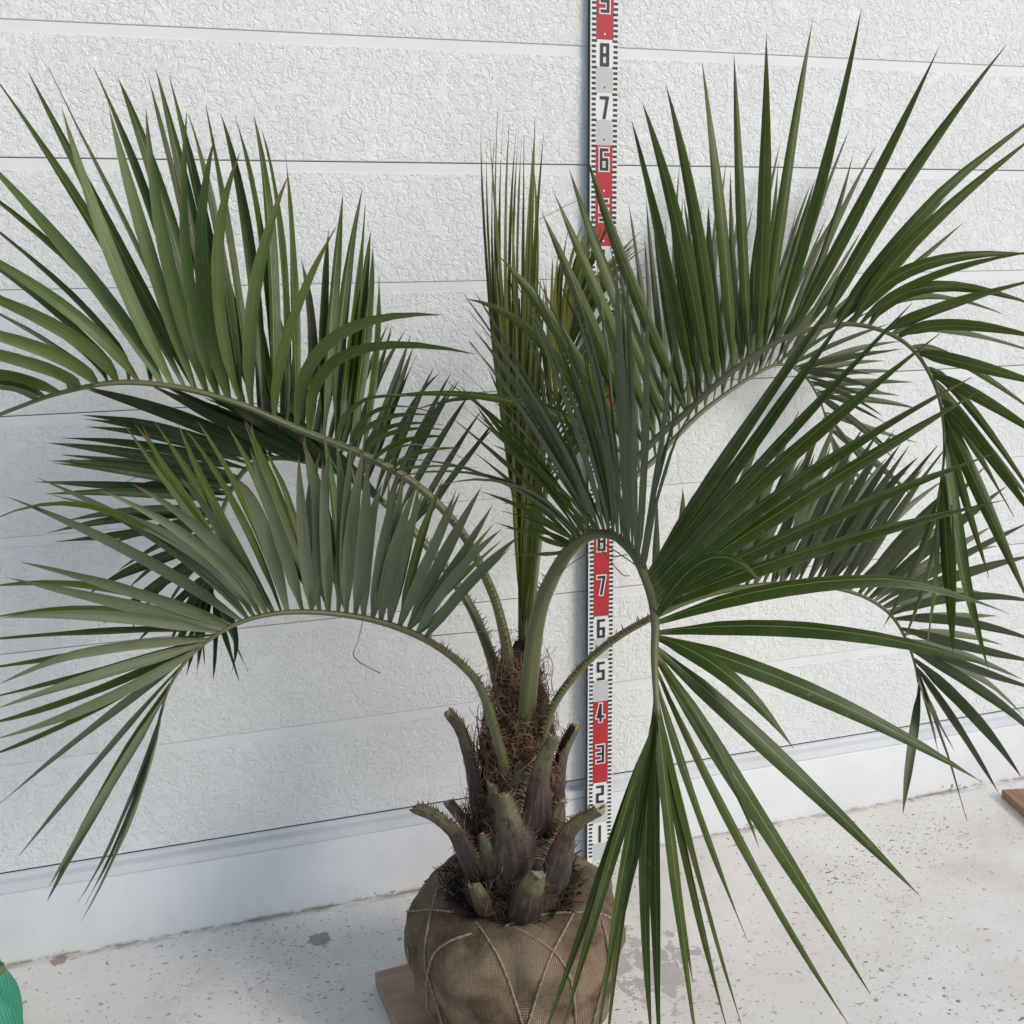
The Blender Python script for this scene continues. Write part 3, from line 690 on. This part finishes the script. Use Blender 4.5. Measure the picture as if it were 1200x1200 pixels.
# lower left frond reaching forward
frond([(600, 935, 1.76), (588, 885, 1.685), (566, 812, 1.63), (540, 778, 1.60), (500, 750, 1.57), (450, 730, 1.54), (400, 720, 1.51), (350, 717, 1.485), (310, 721, 1.465), (275, 732, 1.45), (245, 750, 1.435), (220, 772, 1.425), (200, 802, 1.415), (190, 830, 1.41), (184, 852, 1.41)],
      .0125, 'grey', [
    dict(d=rows('''492 748 610 627; 488 746 588 620; 482 743 578 590; 476 740 564 571; 470 738 540 576; 462 735 536 571; 455 732 497 574; 448 730 490 564; 438 727 468 553; 428 724 447 548; 414 721 430 535; 402 720 412 515; 391 719 394 518; 382 718 378 540; 373 717 370 517; 364 717 354 518
        352 717 325 620 293 525; 341 718 305 610 275 560; 322 720 262 625 214 545; 306 721 235 640 116 574; 294 724 200 640 42 559; 283 728 160 650 8 582; 268 735 150 690 26 659; 258 742 130 722 0 724 ; 248 748 120 760 -5 792
        238 757 120 820 -5 866; 226 767 110 855 -8 948'''), s=-1, L=.34, mx=.17, w=.86, fold=(14, 34), blunt=.45, dens=.45),
    dict(d=rows('''214 782 110 900 22 1003; 200 802 120 940 55 1057; 192 825 140 960 91 1058; 186 848 150 960 95 1080; 196 812 118 940 57 1040; 188 842 150 950 100 1060'''), s=-1, L=.34, mx=.1, w=.72, fold=(25, 42), roll=20),
    dict(d=rows('''486 745 600 640; 478 741 580 612; 466 736 520 560; 452 731 480 575; 442 728 455 556; 420 723 410 540; 408 721 378 501; 396 720 350 506; 384 718 320 512; 370 717 294 493; 356 717 266 498; 340 718 231 493; 325 720 208 495; 312 722 145 497
        300 724 166 497; 288 728 120 600 -40 628 ; 274 734 120 690 -30 690; 262 740 120 742 -40 752; 250 748 110 790 -40 824; 240 755 110 835 -30 892; 200 800 120 935 57 1052'''), s=1, L=.34, mx=.06, m='mid', w=.78, roll=20, dens=.7)],
      .0225, 'low frond with waxy grey-green leaflets', seed=4, start=.2, spines=.29)

# unopened spear
frond([(613, 800, 1.76), (612, 700, 1.77), (611, 600, 1.78), (611, 500, 1.785), (610, 420, 1.79), (608, 350, 1.79)], .0085, 'young', [
    dict(d=rows('''608 640 577 380 563 146; 609 640 582 380 579 168; 609 620 588 370 590 134; 610 600 594 360 597 138; 610 620 602 360 608 148; 611 600 612 350 614 158; 611 590 620 340 627 141; 612 580 628 330 622 172; 609 600 588 430 576 330; 612 640 626 480 630 360; 611 560 604 340 600 232
        612 700 622 560 640 420; 612 720 626 600 642 440; 611 740 604 560 598 400; 612 730 630 590 648 450; 612 660 628 500 638 330; 611 560 590 400 580 300; 611 650 615 470 612 300; 613 610 625 450 634 320; 613 750 626 640 640 520; 613 740 618 620 630 500; 611 720 604 600 600 470'''), s=-1, L=.2, mx=.02, roll=20, dens=1)],
      .0098, 'upright spear of unopened young leaflets', spines=0, seed=5)

# young frond behind the rod
frond([(618, 790, 1.77), (624, 700, 1.80), (636, 600, 1.84), (650, 500, 1.88), (664, 420, 1.90), (676, 360, 1.92)], .008, 'young', [
    dict(d=fill(rows('''640 580 600 520 560 470; 650 500 640 400 630 320; 664 420 668 330 690 255; 676 360 700 300 722 246'''), 13, 7, rg), s=-1, L=.2, mx=.05, dens=1),
    dict(d=fill(rows('''640 580 690 500 730 440; 650 500 700 420 745 350; 664 420 700 340 750 290; 676 360 700 320 740 270'''), 12, 8, rg), s=1, L=.2, mx=.05, dens=1)],
      .0120, spines=0, seed=6, start=.35)

# back right frond, against the wall
frond([(612, 810, 1.78), (618, 745, 1.83), (645, 675, 1.90), (700, 595, 2.02), (760, 545, 2.09), (820, 485, 2.15), (880, 442, 2.20), (915, 427, 2.22), (942, 440, 2.23), (960, 468, 2.23), (972, 505, 2.22), (980, 545, 2.21)],
      .011, 'pale', [
    dict(d=rows('''740 570 700 330; 752 555 722 268; 764 540 745 300; 776 528 737 240; 786 518 757 234; 798 507 797 187; 808 497 808 172; 820 485 830 260; 830 477 851 190; 842 468 860 250; 852 461 870 242; 862 454 915 165; 872 447 918 215; 882 442 935 240; 890 438 950 216; 900 432 996 150; 910 429 988 232; 915 427 1027 170
        922 428 1010 270; 930 431 1020 330; 936 435 1055 400; 940 439 1038 423; 945 445 1057 435; 950 452 1070 448; 955 460 1055 464; 960 468 1078 480; 965 480 1076 519; 970 498 1071 583; 974 515 1040 600; 978 535 1010 600; 980 543 985 610'''), s=1, L=.5, mx=.05),
    dict(d=rows('''730 585 680 350; 746 562 712 300; 758 548 730 290; 770 534 760 260; 782 522 780 260; 792 512 800 228; 804 500 822 240; 814 490 840 225; 826 481 865 240; 836 472 884 236; 846 465 905 270; 858 457 925 215; 868 450 940 260; 878 444 960 250; 888 439 975 240; 898 433 1000 260; 908 430 1025 290; 918 427 1030 360
        928 430 1040 410; 935 434 1030 440; 943 442 1030 470; 952 456 1045 500; 958 465 1050 540; 966 485 1030 570; 972 505 1020 610; 976 525 1000 620'''), s=-1, L=.4, mx=.04, w=.8, dens=.5)],
      .018, 'pale frond behind, close to the wall', seed=7, start=.2, spines=.18)

# upper right frond
frond([(610, 815, 1.76), (622, 745, 1.74), (648, 672, 1.715), (700, 592, 1.68), (760, 523, 1.65), (800, 487, 1.63), (840, 450, 1.61), (880, 419, 1.595), (920, 396, 1.58), (960, 384, 1.57), (1000, 380, 1.56), (1040, 390, 1.55), (1072, 412, 1.545), (1095, 450, 1.54), (1105, 490, 1.535), (1106, 540, 1.53), (1098, 590, 1.53)],
      .012, 'mid', [
    dict(d=rows('''735 550 640 410 545 350; 745 540 655 390 585 300; 755 528 690 370 634 247; 772 512 704 350 648 223; 785 500 718 335 667 198; 800 486 735 320 687 181; 815 472 772 285 740 140; 830 458 795 270 752 118; 842 448 815 260 780 98; 858 436 846 250 823 74; 874 424 869 240 860 61; 884 416 895 230 898 41; 896 408 923 215 953 20; 910 401 963 205 1010 8; 928 393 1010 235 1102 52
        962 384 1048 230 1179 53; 984 381 1068 265 1222 107; 998 380 1078 275 1225 150; 1000 380 1075 312 1218 298; 1006 381 1090 328 1225 293; 1022 384 1090 336 1220 360; 1038 389 1110 360 1225 325; 1052 396 1120 382 1235 400; 1074 414 1140 428 1240 456; 1088 436 1150 468 1240 525; 1100 465 1150 525 1235 640; 1104 480 1150 580 1205 702; 1106 520 1122 640 1151 771; 1104 555 1110 660 1117 765; 1098 588 1094 670 1086 758'''), s=-1, L=.44, mx=.06),
    dict(d=rows('''725 560 620 470 475 484; 740 545 600 470 430 468; 762 522 700 420 655 330; 778 506 735 380 700 300; 792 494 752 400 715 290; 808 479 780 350 765 240; 822 465 800 350 785 250; 836 452 818 330 800 225; 850 442 835 330 830 240; 866 430 860 320 856 200; 880 419 884 320 890 250; 892 410 905 300 912 190; 904 404 930 300 955 210; 920 396 965 300 1000 180; 945 388 1010 290 1060 200
        970 383 1045 300 1110 230; 992 380 1060 320 1130 260; 1012 382 1080 345 1180 370; 1046 393 1110 385 1230 418; 1066 407 1130 425 1235 500; 1084 430 1140 480 1230 610; 1096 455 1140 520 1190 600; 1106 500 1130 580 1160 680; 1104 560 1095 650 1052 768; 1098 590 1075 660 1034 737'''), s=1, L=.44, mx=.10, w=.66, roll=25, m='deep', dens=.3)],
      .0235, 'tall arching frond with olive-green leaflets', seed=8, start=.2, spines=.18)

# lower right frond
frond([(628, 910, 1.76), (645, 835, 1.69), (680, 784, 1.655), (720, 749, 1.64), (765, 723, 1.63), (810, 703, 1.63), (850, 692, 1.635), (900, 685, 1.645), (950, 685, 1.66), (990, 692, 1.67), (1020, 703, 1.68), (1045, 722, 1.69), (1062, 750, 1.695), (1072, 778, 1.70), (1076, 800, 1.70)],
      .0115, 'pale', [
    dict(d=rows('''776 717 800 570; 786 713 830 560; 797 708 850 545; 808 704 870 545; 820 700 880 540; 831 697 896 503; 842 694 907 525; 854 691 919 514; 866 689 936 482; 877 687 938 512; 889 686 957 514; 900 685 968 484; 912 684 985 480; 924 684 1012 500; 936 684 1030 505; 948 685 1048 504; 958 686 1057 518; 966 688 1065 523; 976 689 1082 521; 986 691 1099 522; 996 694 1110 523; 1004 697 1130 560
        1012 700 1156 545; 1020 703 1182 568; 1030 709 1215 608; 1037 714 1215 650; 1043 720 1130 700 1225 708; 1050 727 1130 730 1225 755; 1057 737 1130 758 1225 778; 1063 750 1140 785 1240 815; 1068 762 1150 810 1235 875; 1072 772 1140 840 1197 911; 1074 780 1120 850 1173 934; 1075 786 1100 860 1135 953; 1075 790 1090 830 1119 881; 1076 796 1085 830 1100 884; 1076 799 1066 880 1058 954'''), s=-1, L=.36, mx=.08),
    dict(d=rows('''770 720 770 580; 792 710 820 580; 802 706 842 560; 814 702 862 555; 826 698 885 560; 837 695 902 540; 848 692 915 530; 860 690 928 525; 872 688 948 520; 883 687 955 530; 894 685 975 515; 906 685 995 520; 918 684 1010 530; 930 684 1025 530; 942 685 1040 535; 953 686 1055 540; 970 688 1085 545; 982 691 1110 560; 992 693 1130 574; 1008 699 1150 600; 1025 706 1170 640; 1034 712 1180 690; 1047 724 1171 722; 1060 743 1175 756; 1066 756 1200 830'''), s=1, L=.36, mx=.14, w=.8, m='grey', dens=.6)],
      .021, 'low right frond with pale leaflets', seed=9, start=.2, spines=.30)

# central frond arching towards the viewer
frond([(614, 880, 1.76), (619, 815, 1.685), (629, 730, 1.61), (645, 682, 1.55), (668, 645, 1.49), (695, 627, 1.43), (722, 629, 1.37), (744, 650, 1.32), (757, 678, 1.285), (765, 706, 1.255), (768, 735, 1.23), (767, 765, 1.21), (768, 800, 1.19), (771, 840, 1.175)],
      .0185, 'deep', [
    dict(d=rows('''680 636 600 570 500 574; 684 633 560 555 420 541; 690 629 640 540 541 433; 694 627 640 520 549 400; 698 626 635 490 543 344; 702 626 640 490 553 337; 708 626 665 480 597 314; 714 627 680 480 614 312; 720 628 700 470 656 307; 726 632 708 470 664 308; 732 636 722 470 710 314; 738 642 728 470 722 310; 744 650 738 480 733 308; 750 661 770 530 792 382; 754 670 775 560 820 450'''), s=-1, L=.40, mx=.08, m='grey', w=.62, roll=-10, dens=1),
    dict(d=rows('''676 638 620 600 560 575; 682 634 610 560 530 490; 687 631 620 530 520 445; 692 628 600 530 555 470; 700 626 640 560 575 520; 706 626 660 520 600 420; 716 627 690 520 640 400; 724 630 705 520 680 390; 735 639 716 540 690 420; 746 653 750 560 760 460; 672 641 630 630 575 610; 679 637 640 600 590 590; 668 644 640 650 600 650; 672 641 630 615 590 560'''), s=1, L=.36, mx=.06, m='mid', w=.42, dens=1),
    dict(d=rows('''756 676 865 510 992 332; 758 680 880 520 1010 331; 760 686 900 530 1069 355; 762 692 910 545 1101 391; 763 697 935 560 1139 442; 764 702 945 580 1150 457; 765 706 960 610 1175 528; 766 712 960 640 1181 585; 767 722 830 655 892 682; 767 728 980 680 1199 697; 768 738 970 738 1175 785; 768 745 962 815 1150 916; 768 748 852 790 930 877; 768 755 920 893 1080 1052
        767 765 890 955 1020 1165'''), s=-1, L=.42, mx=.05, w=1.02, fold=(14, 30), rn=.14, tn=.12),
    dict(d=rows('''767 770 836 870 890 995; 767 775 880 1005 1002 1212; 767 785 816 940 875 1100; 768 795 788 970 812 1152; 769 805 815 1000 875 1222; 769 810 806 1010 858 1228; 770 815 790 1010 818 1235; 770 820 768 1000 774 1270; 771 825 756 1010 765 1235; 771 830 738 1000 712 1220; 771 832 732 1010 698 1230; 771 836 715 1010 655 1222; 771 838 706 1020 634 1224; 770 822 752 960 740 1060'''), s=-1, L=.42, mx=.05, w=.62),
    ],
      .0250, 'arching central frond with deep green leaflets', seed=10, start=.2, spines=0, rmin=.003)

# leaflets: the 300 that show largest are objects, the rest one mesh
LEAF.sort(key=lambda q: -q[6])
for k, (fo, v, f, uv, base, m, s) in enumerate(LEAF[:296]):
    link('leaflet', mesh('leaflet', v, f, True, uv), fo, base, m)
small = {}
av, af, auv, ami = [], [], [], []; ml = []
for fo, v, f, uv, base, m, s in LEAF[296:]:
    n = len(av); av += [p + base for p in v]; af += [tuple(n + i for i in q) for q in f]; auv += uv
    if m not in ml: ml.append(m)
    ami += [ml.index(m)] * len(f)
print('leaflets', len(LEAF))
if av: tag(link('small_leaflets', mesh('small_leaflets', av, af, True, auv, ami), palm, None, ml), kind='stuff')

# loose dry threads hanging from leaf edges
v, f = [], []
for px in ([(425, 728, 1.525), (420, 750, 1.52), (414, 768, 1.51), (428, 780, 1.5), (446, 789, 1.5)], [(490, 747, 1.565), (540, 742, 1.6), (600, 738, 1.64)],
           [(700, 632, 1.41), (735, 655, 1.36), (762, 676, 1.3)], [(700, 640, 1.41), (715, 652, 1.4), (735, 650, 1.4)], [(705, 645, 1.41), (728, 672, 1.4), (738, 675, 1.4)], [(645, 682, 1.54), (670, 660, 1.5), (705, 640, 1.43)],
           [(640, 760, 1.66), (648, 780, 1.65), (646, 800, 1.65), (650, 815, 1.65)], [(622, 262, 1.8), (650, 248, 1.85), (680, 233, 1.9)]):
    q = [W(P(*a)) for a in catmull(px, 12)]; tube(v, f, q, [.0008] * 12, 4)
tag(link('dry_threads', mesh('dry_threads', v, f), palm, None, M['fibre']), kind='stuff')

# ------------------------------------------------------------------ things on the floor
def bevel_box(name, parent, dims, mat, bev=.003, loc=None, rz=0):
    me = bpy.data.meshes.new(name); bm = bmesh.new(); bmesh.ops.create_cube(bm, size=1)
    for q in bm.verts: q.co = Vector((q.co.x * dims[0], q.co.y * dims[1], q.co.z * dims[2]))
    bmesh.ops.bevel(bm, geom=bm.edges[:], offset=bev, segments=2, affect='EDGES', profile=.6); bm.to_mesh(me); bm.free()
    o = link(name, me, parent, loc, mat); o.rotation_euler.z = rz; return o
def floor_pt(x, y, z=0):
    d = P(x, y, 1) - CAM; return CAM + d * ((z - CAM.z) / d.z)
a = floor_pt(439, 1139, .03); b = floor_pt(489, 1126, .03)
ang = math.atan2(b.y - a.y, b.x - a.x)
dx = Vector((math.cos(ang), math.sin(ang), 0)); dy = Vector((-math.sin(ang), math.cos(ang), 0))
ctr = a + dx * .15 - dy * .17
tag(bevel_box('wooden_board', None, (.30, .34, .03), M['wood'], .002, Vector((ctr.x, ctr.y, .015)), ang), 'pale brown wooden board under the burlap root ball', 'board')
a = floor_pt(1174, 925, .022); b = floor_pt(1200, 948, .022)
ang = math.atan2(b.y - a.y, b.x - a.x); dx = Vector((math.cos(ang), math.sin(ang), 0)); dy = Vector((-math.sin(ang), math.cos(ang), 0))
ctr = a + dx * .22 + dy * .07
tag(bevel_box('wooden_block', None, (.44, .14, .022), M['wood2'], .002, Vector((ctr.x, ctr.y, .011)), ang), 'reddish brown flat wooden block lying by the concrete footing', 'block')
# green mesh sack, mostly out of frame
sc = floor_pt(20, 1215) + Vector((-.114, -.05, 0))
v, f, uv = [], [], []; SEG = 72
sp = catmull([(.0, .124), (.03, .129), (.07, .130), (.11, .125), (.145, .117), (.168, .106), (.178, .094), (.174, .080), (.14, .070)], 40)
for j, (z, r) in enumerate(sp):
    for i in range(SEG + 1):
        th = 2 * math.pi * i / SEG
        rr = r + .016 * math.sin(th * 13 + 3 * noise.noise(Vector((math.cos(th), math.sin(th), z * 6)))) * .6 + .008 * noise.noise(Vector((math.cos(th) * 3, math.sin(th) * 3, z * 14)))
        v.append(Vector((math.cos(th) * rr, math.sin(th) * rr, z))); uv.append((th * .13, z + .001 * j))
for j in range(len(sp) - 1):
    for i in range(SEG): q = j * (SEG + 1) + i; f.append((q, q + 1, q + SEG + 2, q + SEG + 1))
sack = tag(link('mesh_sack', mesh('mesh_sack', v, f, True, uv), None, sc, M['net']), 'green woven mesh sack on the floor by the footing', 'sack')
v, f = [], []
ring = []
for i in range(SEG + 1):
    th = 2 * math.pi * i / SEG; pass
    z, r = sp[24]; rr = r + .016 * math.sin(th * 13 + 3 * noise.noise(Vector((math.cos(th), math.sin(th), z * 6)))) * .6 + .008 * noise.noise(Vector((math.cos(th) * 3, math.sin(th) * 3, z * 14)))
    ring.append(Vector((math.cos(th) * rr, math.sin(th) * rr, z)))
tube(v, f, ring, [(.003, .008)] * len(ring), 8, flat=Vector((1, 0, 0)), cap=False)
link('sack_hem', mesh('sack_hem', v, f), sack, None, M['hem'])
